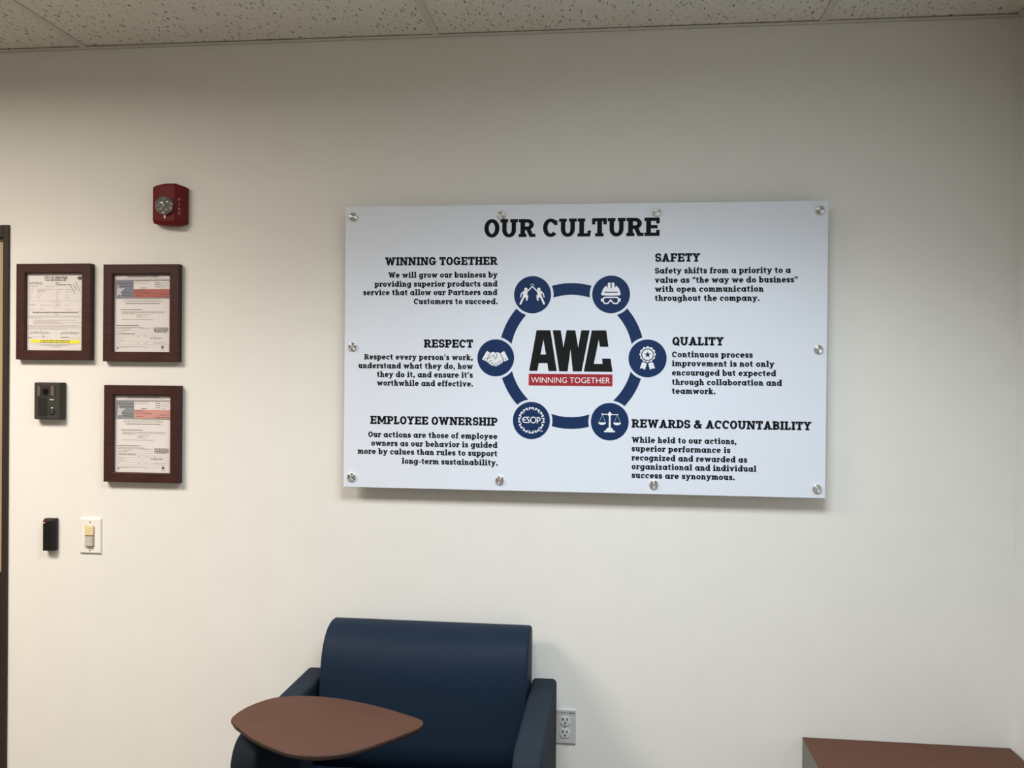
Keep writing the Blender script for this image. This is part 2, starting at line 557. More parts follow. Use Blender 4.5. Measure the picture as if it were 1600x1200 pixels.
        P.append(arc(.14, .11, .13, .13, 0, 360, 14)[:-1]); w = .28
    elif ch == ',':
        P.append(arc(.15, .11, .13, .13, 0, 360, 14)[:-1]); P.append([(.10, .10), (.28, .10), (.16, -.20), (.05, -.20)]); w = .30
    elif ch in '\u2019\u201d\u201c':
        for x in ((0,) if ch == '\u2019' else (0, .28)):
            if ch == '\u201c':
                P.append(arc(.13 + x, .80, .105, .105, 0, 360, 12)[:-1]); P.append([(.03 + x, .80), (.15 + x, .80), (.25 + x, 1.06), (.16 + x, 1.06)])
            else:
                P.append(arc(.13 + x, .95, .105, .105, 0, 360, 12)[:-1]); P.append([(.09 + x, .95), (.235 + x, .95), (.12 + x, .68), (.03 + x, .68)])
        w = .27 if ch == '\u2019' else .54
    elif ch == '-':
        r(.03, .28, .42, .42); w = .45
    elif ch == ' ':
        w = .30
    return w, P, K


def slab_line(mb, text, x0, x1, base, cap, y, track=0.075, bold=0.05):
    """sets one line of slab lettering between x0 and x1"""
    total, items = 0.0, []
    for c in text:
        wd, P, K = glyph(c)
        items.append((total, P, K))
        total += wd + track
    total -= track
    sx = (x1 - x0) / total
    for off, P, K in items:
        f = lambda p: (x0 + (off + p[0]) * sx, base + p[1] * cap)
        for poly in P:
            mb.flat([f(p) for p in poly], y)
            mb.stroke(poly, bold, bold, y, True, f)
        for pts, closed in K:
            mb.stroke(pts, V + bold * .6, H + bold * .6, y, closed, f)


def sans(mb, text, x0, x1, z0, z1, y):
    """plain lettering from Blender's own font, fitted to a box"""
    cu = bpy.data.curves.new('t', 'FONT')
    cu.body = text
    cu.resolution_u = 3
    o = bpy.data.objects.new('t', cu)
    COL.objects.link(o)
    bpy.context.view_layer.update()
    me = bpy.data.meshes.new_from_object(o.evaluated_get(bpy.context.evaluated_depsgraph_get()))
    xs = [v.co.x for v in me.vertices]
    ys = [v.co.y for v in me.vertices]
    ax, bx, ay, by = min(xs), max(xs), min(ys), max(ys)
    vs = [(x0 + (v.co.x - ax) / (bx - ax) * (x1 - x0), y, z0 + (v.co.y - ay) / (by - ay) * (z1 - z0)) for v in me.vertices]
    mb.add(vs, [tuple(p.vertices) for p in me.polygons])
    bpy.data.objects.remove(o)
    bpy.data.curves.remove(cu)
    bpy.data.meshes.remove(me)


# ================================================================== the room
DX0, DX1, DZ = -2.95, -1.972, 2.141           # door opening with its frame
b = MB()
b.box(DX1, ROOM_R, 0, 0.12, 0, 3.0)
b.box(DX0, DX1, 0, 0.12, DZ, 3.0)
b.box(ROOM_L, DX0, 0, 0.12, 0, 3.0)
struct(b.build('wall_back', PAINT))
b = MB(); b.box(ROOM_R, ROOM_R + 0.12, ROOM_F, 0.12, 0, 3.0); struct(b.build('wall_right', PAINT))
b = MB(); b.box(ROOM_L - 0.12, ROOM_L, ROOM_F, 0.12, 0, 3.0); struct(b.build('wall_left', PAINT))
b = MB(); b.box(ROOM_L - 0.12, ROOM_R + 0.12, ROOM_F - 0.12, ROOM_F, 0, 3.0); struct(b.build('wall_front', PAINT))
b = MB(); b.box(ROOM_L - 0.12, ROOM_R + 0.12, ROOM_F - 0.12, 0.30, -0.1, 0); struct(b.build('floor', CARPET))

# lay-in tiles, 4 ft along the wall by 2 ft, each resting a little above the grid
bx = [-0.473 + 1.2192 * i for i in range(-5, 3)]
by = [-0.45 - 0.6096 * i for i in range(-1, 11)]
xs = [ROOM_L] + [x for x in bx if ROOM_L < x < ROOM_R] + [ROOM_R]
ys = [0.0] + [y for y in by if ROOM_F < y < 0] + [ROOM_F]
b = MB()
for i in range(len(xs) - 1):
    for j in range(len(ys) - 1):
        b.box(xs[i] + 0.0105, xs[i + 1] - 0.0105, ys[j + 1] + 0.0105, ys[j] - 0.0105, CEIL + 0.0015, CEIL + 0.02)
b.box(ROOM_L - 0.12, ROOM_R + 0.12, ROOM_F - 0.12, 0.12, CEIL + 0.03, CEIL + 0.25)
struct(b.build('ceiling', TILE))
b = MB()
for x in xs[1:-1]:
    b.box(x - 0.012, x + 0.012, ROOM_F, 0, CEIL - 0.0015, CEIL)
    b.box(x - 0.0008, x + 0.0008, ROOM_F, 0, CEIL, CEIL + 0.03)
for y in ys[1:-1]:
    for i in range(len(xs) - 1):
        b.box(xs[i] + 0.012, xs[i + 1] - 0.012, y - 0.012, y + 0.012, CEIL - 0.0015, CEIL)
struct(b.build('trim_1', GRID))
b = MB()                                       # wall angle under the tile edges
b.box(ROOM_L, ROOM_R, -0.022, 0, CEIL - 0.003, CEIL - 0.0016)
b.box(ROOM_L, ROOM_R, -0.0015, 0, CEIL - 0.003, CEIL + 0.02)
b.box(ROOM_R - 0.022, ROOM_R, ROOM_F, -0.022, CEIL - 0.003, CEIL - 0.0016)
struct(b.build('trim_2', GRID))
b = MB(); b.box(DX1, ROOM_R, -0.006, 0, 0, 0.10); struct(b.build('baseboard_back', BASE, bevel=0.002))
b = MB(); b.box(ROOM_R - 0.006, ROOM_R, ROOM_F, -0.006, 0, 0.10); struct(b.build('baseboard_right', BASE, bevel=0.002))

# door at the left edge: dark frame, tan panel above, dark panel below
door = bpy.data.objects.new('door_1', None)
COL.objects.link(door)
door.location = (DX1, 0, 0)
struct(door)
door['label'] = 'tan door in a dark bronze frame at the left edge of the wall'
b = MB()
b.box(-0.020, 0, -0.010, 0.10, 0, DZ)
b.box(DX0 - DX1, DX0 - DX1 + 0.020, -0.010, 0.10, 0, DZ)
b.box(DX0 - DX1 + 0.020, -0.020, -0.010, 0.10, 2.098, DZ)
b.build('door_frame', BRONZE, door, bevel=0.002)
b = MB(); b.box(DX0 - DX1 + 0.022, -0.022, 0.005, 0.045, 2.0885, 2.0965); b.build('door_top_rail', RAIL, door)
b = MB(); b.box(DX0 - DX1 + 0.022, -0.0205, 0.005, 0.045, 0.935, 2.0845); b.build('door_leaf', TAN, door)
b = MB(); b.box(DX0 - DX1 + 0.022, -0.0205, 0.001, 0.045, 0.01, 0.933); b.build('kick_panel', BRONZE, door)
b = MB(); b.lathe_y([(0.018, 0.005), (0.018, -0.004), (0.009, -0.006), (0.009, -0.045)], -0.90, 1.0)
b.box(-0.91, -0.79, -0.055, -0.043, 0.99, 1.01); b.build('door_handle', STEEL, door, bevel=0.002)

# ================================================================== the sign
sign = thing('wall_sign', 'large white wall sign headed OUR CULTURE with a ring of six navy badges', 'sign', (0, 0, ZC))
PY = -0.045
b = MB(); b.box(-0.762, 0.762, PY, PY + 0.006, -0.4572, 0.4572); b.build('panel', PANEL, sign, bevel=0.0008)
T = PY - 0.0004
b = MB(); slab_line(b, 'OUR CULTURE', -0.3036, 0.2508, 0.3545, 0.0555, T, 0.085, 0.035)
o = b.build('title_lettering', INK, sign, norm=False); o['label'] = 'black slab lettering OUR CULTURE'

HEADS = [('WINNING TOGETHER', -0.6282, -0.2612, 0.2657), ('RESPECT', -0.4979, -0.3383, 0.0), ('EMPLOYEE OWNERSHIP', -0.6734, -0.2566, -0.2493),
         ('SAFETY', 0.2384, 0.3761, 0.2727), ('QUALITY', 0.2941, 0.4512, 0.0113), ('REWARDS & ACCOUNTABILITY', 0.1704, 0.7182, -0.2482)]
PARAS = [
    [('We will grow our business by', -0.6172, -0.2608, .2253), ('providing superior products and', -0.6623, -0.2608, .1965),
     ('service that allow our Partners and', -0.7005, -0.2608, .1688), ('Customers to succeed.', -0.5323, -0.2594, .1399)],
    [('Respect every person\u2019s work,', -0.6955, -0.3379, -.0400), ('understand what they do, how', -0.7145, -0.3377, -.0686),
     ('they do it, and ensure it\u2019s', -0.6523, -0.3376, -.0966), ('worthwhile and effective.', -0.6520, -0.3368, -.1247)],
    [('Our actions are those of employee', -0.6798, -0.2562, -.2923), ('owners as our behavior is guided', -0.6695, -0.2560, -.3206),
     ('more by calues than rules to support', -0.7143, -0.2558, -.3474), ('long-term sustainability.', -0.5673, -0.2543, -.3770)],
    [('Safety shifts from a priority to a', 0.2380, 0.6513, .2360), ('value as \u201cthe way we do business\u201d', 0.2381, 0.6729, .2067),
     ('with open communication', 0.2383, 0.5702, .1785), ('throughout the company.', 0.2384, 0.5583, .1500)],
    [('Continuous process', 0.2934, 0.5397, -.0263), ('improvement is not only', 0.2934, 0.6051, -.0543),
     ('encouraged but expected', 0.2937, 0.6105, -.0832), ('through collaboration and', 0.2940, 0.6285, -.1126), ('teamwork.', 0.2943, 0.4277, -.1405)],
    [('While held to our actions,', 0.1709, 0.4935, -.2957), ('superior performance is', 0.1710, 0.4749, -.3234),
     ('recognized and rewarded as', 0.1713, 0.5262, -.3520), ('organizational and individual', 0.1716, 0.5544, -.3797), ('success are synonymous.', 0.1718, 0.4894, -.4073)],
]
for (t, x0, x1, z), lines in zip(HEADS, PARAS):
    b = MB(); slab_line(b, t, x0, x1, z, 0.0252, T, 0.09)
    o = b.build('heading_lettering', INK, sign, norm=False); o['label'] = 'black heading ' + t
    b = MB()
    for t2, a0, a1, zz in lines:
        slab_line(b, t2, a0, a1, zz, 0.0170, T, 0.115, 0.06)
    o = b.build('paragraph_lettering', INK, sign, norm=False); o['label'] = 'black paragraph under ' + t

# ring and badges
RC = (-0.0228, -0.0248)
BADGES = [(-0.1472, 0.1697), (0.1015, 0.1704), (-0.2636, -0.0322), (0.2174, -0.0307), (-0.1472, -0.2312), (0.1013, -0.2314)]
BR = 0.0593
order = [1, 0, 2, 4, 5, 3]                     # round the ring from the upper right badge, counter-clockwise
for i in range(6):
    A, Bq = BADGES[order[i]], BADGES[order[(i + 1) % 6]]
    b = MB()
    rows = []
    for q in range(9):
        rr = 0.1940 + (0.2312 - 0.1940) * q / 8
        def edge(c, sgn):
            a = math.atan2(c[1] - RC[1], c[0] - RC[0])
            for _ in range(400):
                if math.hypot(RC[0] + rr * math.cos(a) - c[0], RC[1] + rr * math.sin(a) - c[1]) > BR + 0.0078:
                    break
                a += sgn * 0.0015
            return a
        a0, a1 = edge(A, 1), edge(Bq, -1)
        if a1 < a0:
            a1 += 2 * math.pi
        rows.append([(RC[0] + rr * math.cos(a0 + (a1 - a0) * s / 20), RC[1] + rr * math.sin(a0 + (a1 - a0) * s / 20)) for s in range(21)])
    for q in range(8):
        for s in range(20):
            b.flat([rows[q][s], rows[q + 1][s], rows[q + 1][s + 1], rows[q][s + 1]], T)
    b.build('ring_segment', NAVY, sign, norm=False)

BL = ['navy badge with two people joining raised hands', 'navy badge with a hard hat and goggles', 'navy badge with a handshake',
      'navy badge with a star rosette', 'navy badge reading ESOP', 'navy badge with balance scales']
badges = []
for c, l in zip(BADGES, BL):
    b = MB(); b.disc(c[0], c[1], BR, T, 64)
    o = b.build('badge', NAVY, sign, norm=False); o['label'] = l
    badges.append(o)
T2, T3 = T - 0.0003, T - 0.0006


def local(i, cx, cy, rad):
    c = BADGES[i]
    return lambda p: (c[0] + (p[0] - cx) / rad * BR, c[1] + (cy - p[1]) / rad * BR)


def capsule(b, pts, wd, y, f, kx):
    b.stroke([f(p) for p in pts], wd * kx, wd * kx, y)
    for p in (pts[0], pts[-1]):
        q = f(p); b.disc(q[0], q[1], wd * kx / 2, y, 14)


# two people
f = local(0, 697, 545, 390); kx = BR / 390
b = MB()
for mir in (False, True):
    g = (lambda p: f((1386 - p[0], p[1]))) if mir else f
    q = g((557, 432)); b.disc(q[0], q[1], 36 * kx, T2, 20)
    capsule(b, [(585, 480), (640, 425), (694, 368)], 24, T2, g, kx)
    b.flat([g(p) for p in [(492, 478), (520, 465), (592, 468), (588, 520), (580, 608), (492, 604), (500, 540)]], T2)
    capsule(b, [(505, 482), (466, 520), (446, 590)], 24, T2, g, kx)
    capsule(b, [(510, 590), (445, 735)], 40, T2, g, kx)
    capsule(b, [(545, 585), (588, 578), (577, 655)], 36, T2, g, kx)
b.build('pictogram', PWHITE, badges[0], norm=False)
b = MB(); b.stroke([f(p) for p in arc(692, 372, 44, -52, 20, 160, 10)], 15 * kx, 15 * kx, T2); b.build('spark', PPALE, badges[0], norm=False)

# hard hat and goggles
f = local(1, 675, 605, 447); kx = BR / 447
b = MB()
b.flat([f(p) for p in [(463, 600), (463, 560)] + arc(675, 560, 212, -190, 180, 0, 24) + [(887, 560), (887, 600)]], T2)
b.flat([f(p) for p in [(592, 420), (592, 345), (606, 325), (738, 325), (755, 345), (755, 420)]], T2)
b.flat([f(p) for p in [(440, 575), (470, 555), (880, 555), (903, 575), (900, 606), (880, 628), (675, 636), (465, 628), (440, 606)]], T2)
goggle = [(530, 675), (820, 675), (850, 700), (850, 780), (818, 820), (738, 820), (700, 780), (675, 742), (658, 742), (635, 780), (600, 820), (525, 820), (493, 780), (493, 700)]
b.stroke([f(p) for p in goggle], 31 * kx, 31 * kx, T2, True)
for x0, x1 in ((437, 492), (850, 902)):
    b.flat([f(p) for p in [(x0, 705), (x1, 700), (x1, 775), (x0, 772)]], T2)
b.build('pictogram', PWHITE, badges[1], norm=False)
b = MB()
for x, y1 in ((583, 436), (674, 456), (766, 436)):
    b.flat([f(p) for p in [(x - 13, 316), (x + 13, 316), (x + 13, y1), (x - 13, y1)]], T3)
b.flat([f(p) for p in [(518, 543), (828, 543), (828, 567), (518, 567)]], T3)
b.build('pictogram_line', NAVY, badges[1], norm=False)

# handshake
f = local(2, 520, 590, 428); kx = BR / 428
b = MB()
b.flat([f(p) for p in [(310, 430), (393, 475), (290, 670), (200, 625)]], T2)
b.flat([f(p) for p in [(632, 480), (715, 430), (820, 630), (727, 675)]], T2)
b.flat([f(p) for p in [(402, 478), (430, 460), (470, 452), (505, 470), (560, 458), (618, 483), (702, 655), (682, 690), (668, 712), (640, 718), (622, 745), (595, 748),
                       (575, 770), (550, 772), (532, 796), (512, 780), (490, 770), (465, 782), (452, 765), (415, 765), (395, 738), (368, 730), (350, 700), (322, 690), (300, 660)]], T2)
b.build('pictogram', PWHITE, badges[2], norm=False)
b = MB()
for pts in ([(322, 622), (470, 528), (490, 548), (488, 600), (515, 620), (545, 572), (552, 520), (508, 466)], [(362, 690), (436, 640)], [(402, 735), (466, 685)],
            [(450, 765), (515, 725)], [(520, 728), (548, 778)], [(550, 706), (588, 752)], [(586, 672), (622, 722)], [(626, 646), (664, 692)],
            [(392, 476), (298, 664)], [(622, 480), (710, 668)]):
    b.stroke([f(p) for p in pts], 12 * kx, 12 * kx, T3)
for p in ((265, 611), (746, 613)):
    q = f(p); b.disc(q[0], q[1], 14 * kx, T3, 12)
b.build('pictogram_line', NAVY, badges[2], norm=False)

# rosette
f = local(3, 630, 600, 450); kx = BR / 450
b = MB()
b.flat([f((630 + (184 + 13 * math.cos(12 * a)) * math.sin(a), 505 - (184 + 13 * math.cos(12 * a)) * math.cos(a))) for a in [2 * math.pi * i / 120 for i in range(120)]], T2)
for s in (1, -1):
    b.flat([f((630 + s * (p[0] - 630), p[1])) for p in [(500, 694), (545, 694), (612, 722), (570, 875), (515, 838), (450, 840)]], T2)
b.build('pictogram', PWHITE, badges[3], norm=False)
b = MB()
b.stroke([f(p) for p in arc(630, 512, 138, 138, 0, 360, 40)[:-1]], 23 * kx, 23 * kx, T3, True)
b.flat([f((632 + (84 if i % 2 == 0 else 33) * math.sin(i * math.pi / 5), 512 - (84 if i % 2 == 0 else 33) * math.cos(i * math.pi / 5))) for i in range(10)], T3)
b.build('pictogram_line', NAVY, badges[3], norm=False)

# ESOP
f = local(4, 605, 555, 430); kx = BR / 430
b = MB()
b.stroke([f(p) for p in arc(470, 542, 66, 62, 310, 60, 18)[::-1]], 24 * kx, 24 * kx, T2)
b.stroke([f(p) for p in arc(470, 542, 66, -62, 62, 298, 20)], 24 * kx, 24 * kx, T2)
b.stroke([f(p) for p in [(410, 542), (474, 542)]], 24 * kx, 22 * kx, T2)
b.stroke([f(p) for p in [(470, 604), (530, 606)]], 22 * kx, 22 * kx, T2)
b.stroke([f(p) for p in [(556, 484), (535, 476), (512, 488), (508, 512), (525, 532), (548, 552), (556, 580), (543, 602), (518, 608)]], 23 * kx, 23 * kx, T2)
b.stroke([f(p) for p in arc(650, 543, 62, 68, 0, 360, 28)[:-1]], 23 * kx, 23 * kx, T2, True)
b.stroke([f(p) for p in [(743, 470), (743, 620)]], 23 * kx, 23 * kx, T2)
b.stroke([f(p) for p in [(743, 482)] + arc(765, 522, 44, -40, 90, -90, 12) + [(743, 562)]], 22 * kx, 22 * kx, T2)
for i in range(12):
    a = i * math.pi / 6
    def ring(p):
        x, z = p[0], 278 + p[1]
        return f((605 + x * math.cos(a) + z * math.sin(a), 550 + x * math.sin(a) - z * math.cos(a)))
    b.flat([ring(p) for p in [(-60, 26), (-26, 26), (-26, -6), (-46, -42), (-56, -42)]], T2)
    b.flat([ring(p) for p in [(60, 26), (26, 26), (26, -6), (40, -42), (56, -42)]], T2)
    b.flat([ring(p) for p in [(-30, 26), (-14, 26), (0, 6), (14, 26), (30, 26), (10, -14), (-10, -14)]], T2)
b.stroke([f(p) for p in [(812, 790), (836, 790)]], 8 * kx, 8 * kx, T2)
b.stroke([f(p) for p in [(824, 790), (824, 810)]], 8 * kx, 8 * kx, T2)
b.stroke([f(p) for p in [(842, 810), (845, 790), (856, 804), (867, 790), (870, 810)]], 8 * kx, 8 * kx, T2)
b.build('pictogram', PWHITE, badges[4], norm=False)

# scales
f = local(5, 640, 580, 442); kx = BR / 442
b = MB()
b.flat([f(p) for p in [(638, 340), (668, 372), (690, 405), (672, 440), (640, 465), (606, 440), (590, 405), (608, 372)]], T2)
b.stroke([f(p) for p in [(465, 405), (820, 412)]], 18 * kx, 18 * kx, T2)
for p, r_ in (((466, 405), 19), ((820, 411), 16)):
    q = f(p); b.disc(q[0], q[1], r_ * kx, T2, 16)
b.flat([f(p) for p in rect(618, 450, 662, 730)], T2)
b.flat([f(p) for p in [(552, 800)] + arc(638, 790, 86, -76, 180, 0, 18) + [(724, 800)]], T2)
b.flat([f(p) for p in [(508, 800), (520, 792), (756, 792), (768, 800), (766, 822), (756, 829), (520, 829), (510, 822)]], T2)
for cx, z0 in ((462, 597), (814, 600)):
    b.flat([f(p) for p in [(cx - 98, z0)] + arc(cx, z0 + 6, 88, -56, 180, 360, 18) + [(cx + 98, z0)]], T2)
b.build('pictogram', PWHITE, badges[5], norm=False)
b = MB()
for p0, p1 in (((465, 415), (395, 592)), ((465, 415), (540, 592)), ((815, 418), (742, 596)), ((815, 418), (888, 596))):
    b.stroke([f(p0), f(p1)], 9 * kx, 9 * kx, T2)
b.build('pictogram_line', PPALE, badges[5], norm=False)

# company letters with red banner
f = lambda p: (-0.1557 + (p[0] - 78) * 0.2642 / 1432, 0.0567 - (p[1] - 122) * 0.13 / 705)
b = MB()
for poly in ([(200, 122), (320, 122), (320, 285), (272, 540), (243, 690), (218, 825), (78, 825)], [(320, 122), (440, 122), (555, 825), (413, 825), (392, 690), (366, 540), (320, 285)],
             [(272, 540), (366, 540), (392, 690), (243, 690)],
             [(480, 122), (617, 122), (667, 420), (718, 122), (868, 122), (920, 420), (970, 122), (1113, 122), (983, 828), (832, 828), (790, 450), (742, 828), (598, 828)],
             [(1150, 122), (1397, 122), (1437, 402), (1293, 402), (1270, 280), (1190, 696), (1340, 696), (1330, 606), (1475, 606), (1510, 830), (1020, 830)]):
    b.flat([f(p) for p in poly], T)
o = b.build('company_letters', LOGOK, sign, norm=False); o['label'] = 'heavy black company initials'
b = MB(); b.flat([f((72, 875)), f((1510, 875)), f((1510, 1078)), f((72, 1078))], T)
ban = b.build('banner', RED, sign, norm=False); ban['label'] = 'red banner under the initials'
b = MB(); q0, q1 = f((112, 1030)), f((1470, 930)); sans(b, 'WINNING TOGETHER', q0[0], q1[0], q0[1], q1[1], T2)
b.build('banner_lettering', PWHITE, ban, norm=False)

# ten steel stand-off bolts
b = MB()
b.lathe_y([(0.0085, PY + 0.045), (0.0085, PY)], 0, 0, 24)
b.lathe_y([(0.0130, PY), (0.0135, PY - 0.001), (0.0135, PY - 0.0052), (0.0124, PY - 0.0064), (0.00001, PY - 0.0066)], 0, 0, 48)
bolt = b.build('standoff_bolt', STEEL, sign)
bolt['label'] = 'round turned steel stand-off bolt'
first = True
for x, z in [(-.7355, .4235), (-.2480, .4235), (.2410, .4275), (.7360, .4275), (-.7340, .0006), (.7364, .0010), (-.7344, -.4245), (-.2467, -.4235), (.2408, -.4262), (.7370, -.4280)]:
    o = bolt if first else bolt.copy()
    if not first:
        COL.objects.link(o)
    first = False
    o.location = (x, 0, z)

# ================================================================== framed permits
rnd = random.Random(4)


def moulding(hw, hh, face):
    b = MB()
    prof = [(0, 0), (0, -0.0225), (0.0015, -0.024), (face - 0.003, -0.024), (face, -0.0215), (face, -0.006), (face, 0)]
    vs, fs = [], []
    for ins, y in prof:
        vs += [(-hw + ins, y, -hh + ins), (hw - ins, y, -hh + ins), (hw - ins, y, hh - ins), (-hw + ins, y, hh - ins)]
    n = len(prof)
    for k in range(n):
        for i in range(4):
            j = (i + 1) % 4
            k2 = (k + 1) % n
            fs.append((k * 4 + i, k * 4 + j, k2 * 4 + j, k2 * 4 + i))
    b.add(vs, fs)
    return b


def words(b, f, x0, x1, y, h, yy):
    x = x0
    while x < x1:
        wl = min(rnd.uniform(9, 26), x1 - x)
        b.flat([f((x, y - h / 2)), f((x + wl, y - h / 2)), f((x + wl, y + h / 2)), f((x, y + h / 2))], yy)
        x += wl + rnd.uniform(4, 7)


GRP = 'framed permits beside the door'
CY = -0.0105                                    # plane of the paper
C1, C2, C3 = CY - 0.0003, CY - 0.0005, CY - 0.0007


def permit(x, z, hw, hh, face, label):
    t = thing('framed_permit', label, 'framed document', (x, 0, z), GRP)
    moulding(hw, hh, face).build('frame', FRAMEW, t)
    b = MB(); b.box(-hw + face, hw - face, CY, CY + 0.004, -hh + face, hh - face)
    return t, b.build('document', PAPER, t)


# the city permit
t, doc = permit(-1.796, 1.840, 0.136, 0.1645, 0.0325, 'dark framed white permit with a yellow highlighted strip, next to the door')
f = lambda p: (-0.1035 + (p[0] - 240) / 530 * 0.207, 0.1295 - (p[1] - 278) / 735 * 0.259)
b = MB()
sans(b, 'CITY OF DEER PARK', *(lambda a, c: (a[0], c[0], c[1], a[1]))(f((400, 299)), f((620, 326))), C1)
b.v += [(x + .0007, y, z + .0002) for x, y, z in b.v]
b.f += [tuple(i + len(b.v) // 2 for i in q) for q in b.f]
words(b, f, 412, 612, 336, 11, C1)
b.disc(*f((735, 322)), 0.0055, C1, 16)
for x0, x1, y in ((705, 768, 314),):
    b.flat([f((x0, y)), f((735, y - 18)), f((x1, y)), f((750, y + 14)), f((720, y + 14))], C1)
for x0, x1, y in ((258, 382, 362), (508, 545, 362), (295, 718, 652), (370, 645, 926), (370, 645, 941), (560, 635, 893), (250, 288, 897), (508, 650, 381)):
    words(b, f, x0, x1, y, 7, C3)
for p0, p1 in (((642, 375), (690, 470)), ((672, 378), (702, 424)), ((692, 350), (740, 450)), ((395, 868), (395, 905))):
    b.stroke([f(p0), f(p1)], 0.0016, 0.0016, C1)
for x0, x1, yb in ((265, 450, 845), (560, 725, 848)):
    b.stroke([f((x0 + (x1 - x0) * i / 40, yb + 14 * math.sin(i * 1.35) * (1.2 if i % 11 < 3 else .5))) for i in range(41)], 0.0011, 0.0011, C1)
b.build('printing', TYPE, doc, norm=False)
b = MB()
for r_ in [(258, 390, 380), (258, 340, 397), (410, 490, 397), (258, 303, 425), (335, 498, 425), (335, 405, 437), (258, 300, 449), (335, 412, 447), (515, 575, 427), (600, 700, 428),
           (510, 548, 450), (600, 662, 450), (258, 275, 473), (335, 378, 473), (512, 530, 475), (600, 635, 478), (258, 275, 490), (335, 342, 490), (512, 530, 492), (600, 608, 492), (258, 270, 506),
           (335, 360, 507), (512, 522, 510), (600, 640, 510), (508, 540, 527), (472, 545, 550), (258, 320, 570), (258, 318, 580), (362, 485, 580), (508, 550, 575), (508, 552, 583), (600, 622, 580),
           (485, 535, 602), (255, 302, 618), (358, 395, 618), (600, 665, 622), (503, 537, 672), (250, 735, 685), (250, 755, 695), (250, 380, 705), (300, 705, 725), (300, 540, 738), (300, 755, 748),
           (300, 580, 758), (248, 720, 778), (248, 755, 789), (248, 750, 800), (248, 610, 812), (315, 700, 960), (370, 640, 968), (400, 610, 976), (460, 565, 986)]:
    words(b, f, *r_, 5.5, C1)
for x0, x1, y in ((260, 755, 537), (258, 760, 640), (258, 465, 858), (555, 758, 858), (290, 440, 890), (640, 758, 903)):
    b.flat([f((x0, y - 1.2)), f((x1, y - 1.2)), f((x1, y + 1.2)), f((x0, y + 1.2))], C1)
b.build('fine_print', FAINT, doc, norm=False)
b = MB(); b.flat([f(p) for p in [(275, 914), (735, 920), (740, 935), (736, 953), (278, 944), (272, 930)]], C2)
o = b.build('highlight', YELLOW, doc, norm=False); o['label'] = 'yellow highlighter strip'


# the two tax permits
def tax(x, z, label, red, blue):
    t, doc = permit(x, z, 0.135, 0.1645, 0.0330, label)
    f = lambda p: (-0.102 + (p[0] - 165) / 553 * 0.204, 0.1315 - (p[1] - 168) / 790 * 0.263)
    box = lambda x0, y0, x1, y1: [f((x0, y0)), f((x1, y0)), f((x1, y1)), f((x0, y1))]
    b = MB()
    for q in (box(176, 220, 712, 232), box(176, 404, 712, 416), box(176, 220, 186, 416), box(702, 220, 712, 416), box(165, 168, 718, 180)):  # flag border; last strip paints the grey reflection along the sheet's top
        b.flat(q, C3)
    b.build('border_and_reflection', GREYB, doc, norm=False)
    b = MB(); b.flat(box(180, 226, 352, 410), C1); o = b.build('blue_field', blue, doc, norm=False); o['label'] = 'blue block of the printed flag'
    b = MB(); b.flat(box(352, 318, 708, 410), C1); o = b.build('red_field', red, doc, norm=False); o['label'] = 'red block of the printed flag'
    b = MB()
    b.flat([f(p) for p in [(186, 405), (190, 330), (202, 262), (214, 310), (272, 303), (228, 345), (244, 402), (212, 372)]], C2)
    b.build('star', STARW, doc, norm=False)
    b = MB()
    sans(b, 'TEXAS SALES AND USE TAX PERMIT', *(lambda a, c: (a[0], c[0], c[1], a[1]))(f((285, 182)), f((595, 197))), C3 - 0.0002)
    for r_ in [(272, 610, 464), (228, 440, 526), (190, 410, 688), (558, 690, 712), (552, 690, 723), (556, 690, 734), (552, 692, 744), (565, 675, 755), (200, 370, 773), (518, 632, 818),
               (190, 350, 260), (200, 340, 290), (230, 345, 355), (200, 345, 383), (360, 460, 330), (370, 520, 355), (600, 680, 370), (560, 690, 395), (370, 440, 385),
               (425, 478, 305), (560, 605, 250), (560, 610, 272), (560, 608, 295)]:
        words(b, f, *r_, 6.5, C3)
    b.disc(*f((637, 908)), 0.0052, C1, 20)
    b.disc(*f((201, 922)), 0.0032, C1, 14)
    b.build('printing', TYPE, doc, norm=False)
    b = MB()
    for r_ in [(180, 235, 197), (240, 650, 206), (265, 625, 430), (245, 640, 443), (240, 655, 547), (240, 650, 558), (240, 360, 570), (385, 510, 580), (388, 435, 592), (385, 482, 604), (240, 545, 628),
               (195, 455, 707), (195, 340, 722), (400, 520, 722), (262, 318, 735), (195, 285, 748), (200, 212, 797), (390, 412, 797), (462, 495, 797), (545, 572, 797), (200, 260, 818), (200, 262, 843),
               (200, 215, 867), (395, 412, 867), (462, 492, 867), (550, 665, 867), (200, 460, 903), (220, 305, 914), (465, 485, 914), (618, 662, 934), (360, 495, 238), (360, 490, 258),
               (615, 690, 258), (610, 690, 280), (620, 660, 305)]:
        words(b, f, *r_, 6.0, C2)
    for y in (714, 741, 763, 785, 808, 834, 857, 882, 905):
        b.flat(box(192, y - 1, 700, y + 1), C1)
    b.build('fine_print', FAINT, doc, norm=False)


tax(-1.479, 1.836, 'dark framed permit with a strong red and blue flag print, right of the highlighted permit', PINK1, BLUE1)
tax(-1.474, 1.4265, 'dark framed permit with a pale pink and grey flag print, below the other two frames', PINK2, BLUE2)

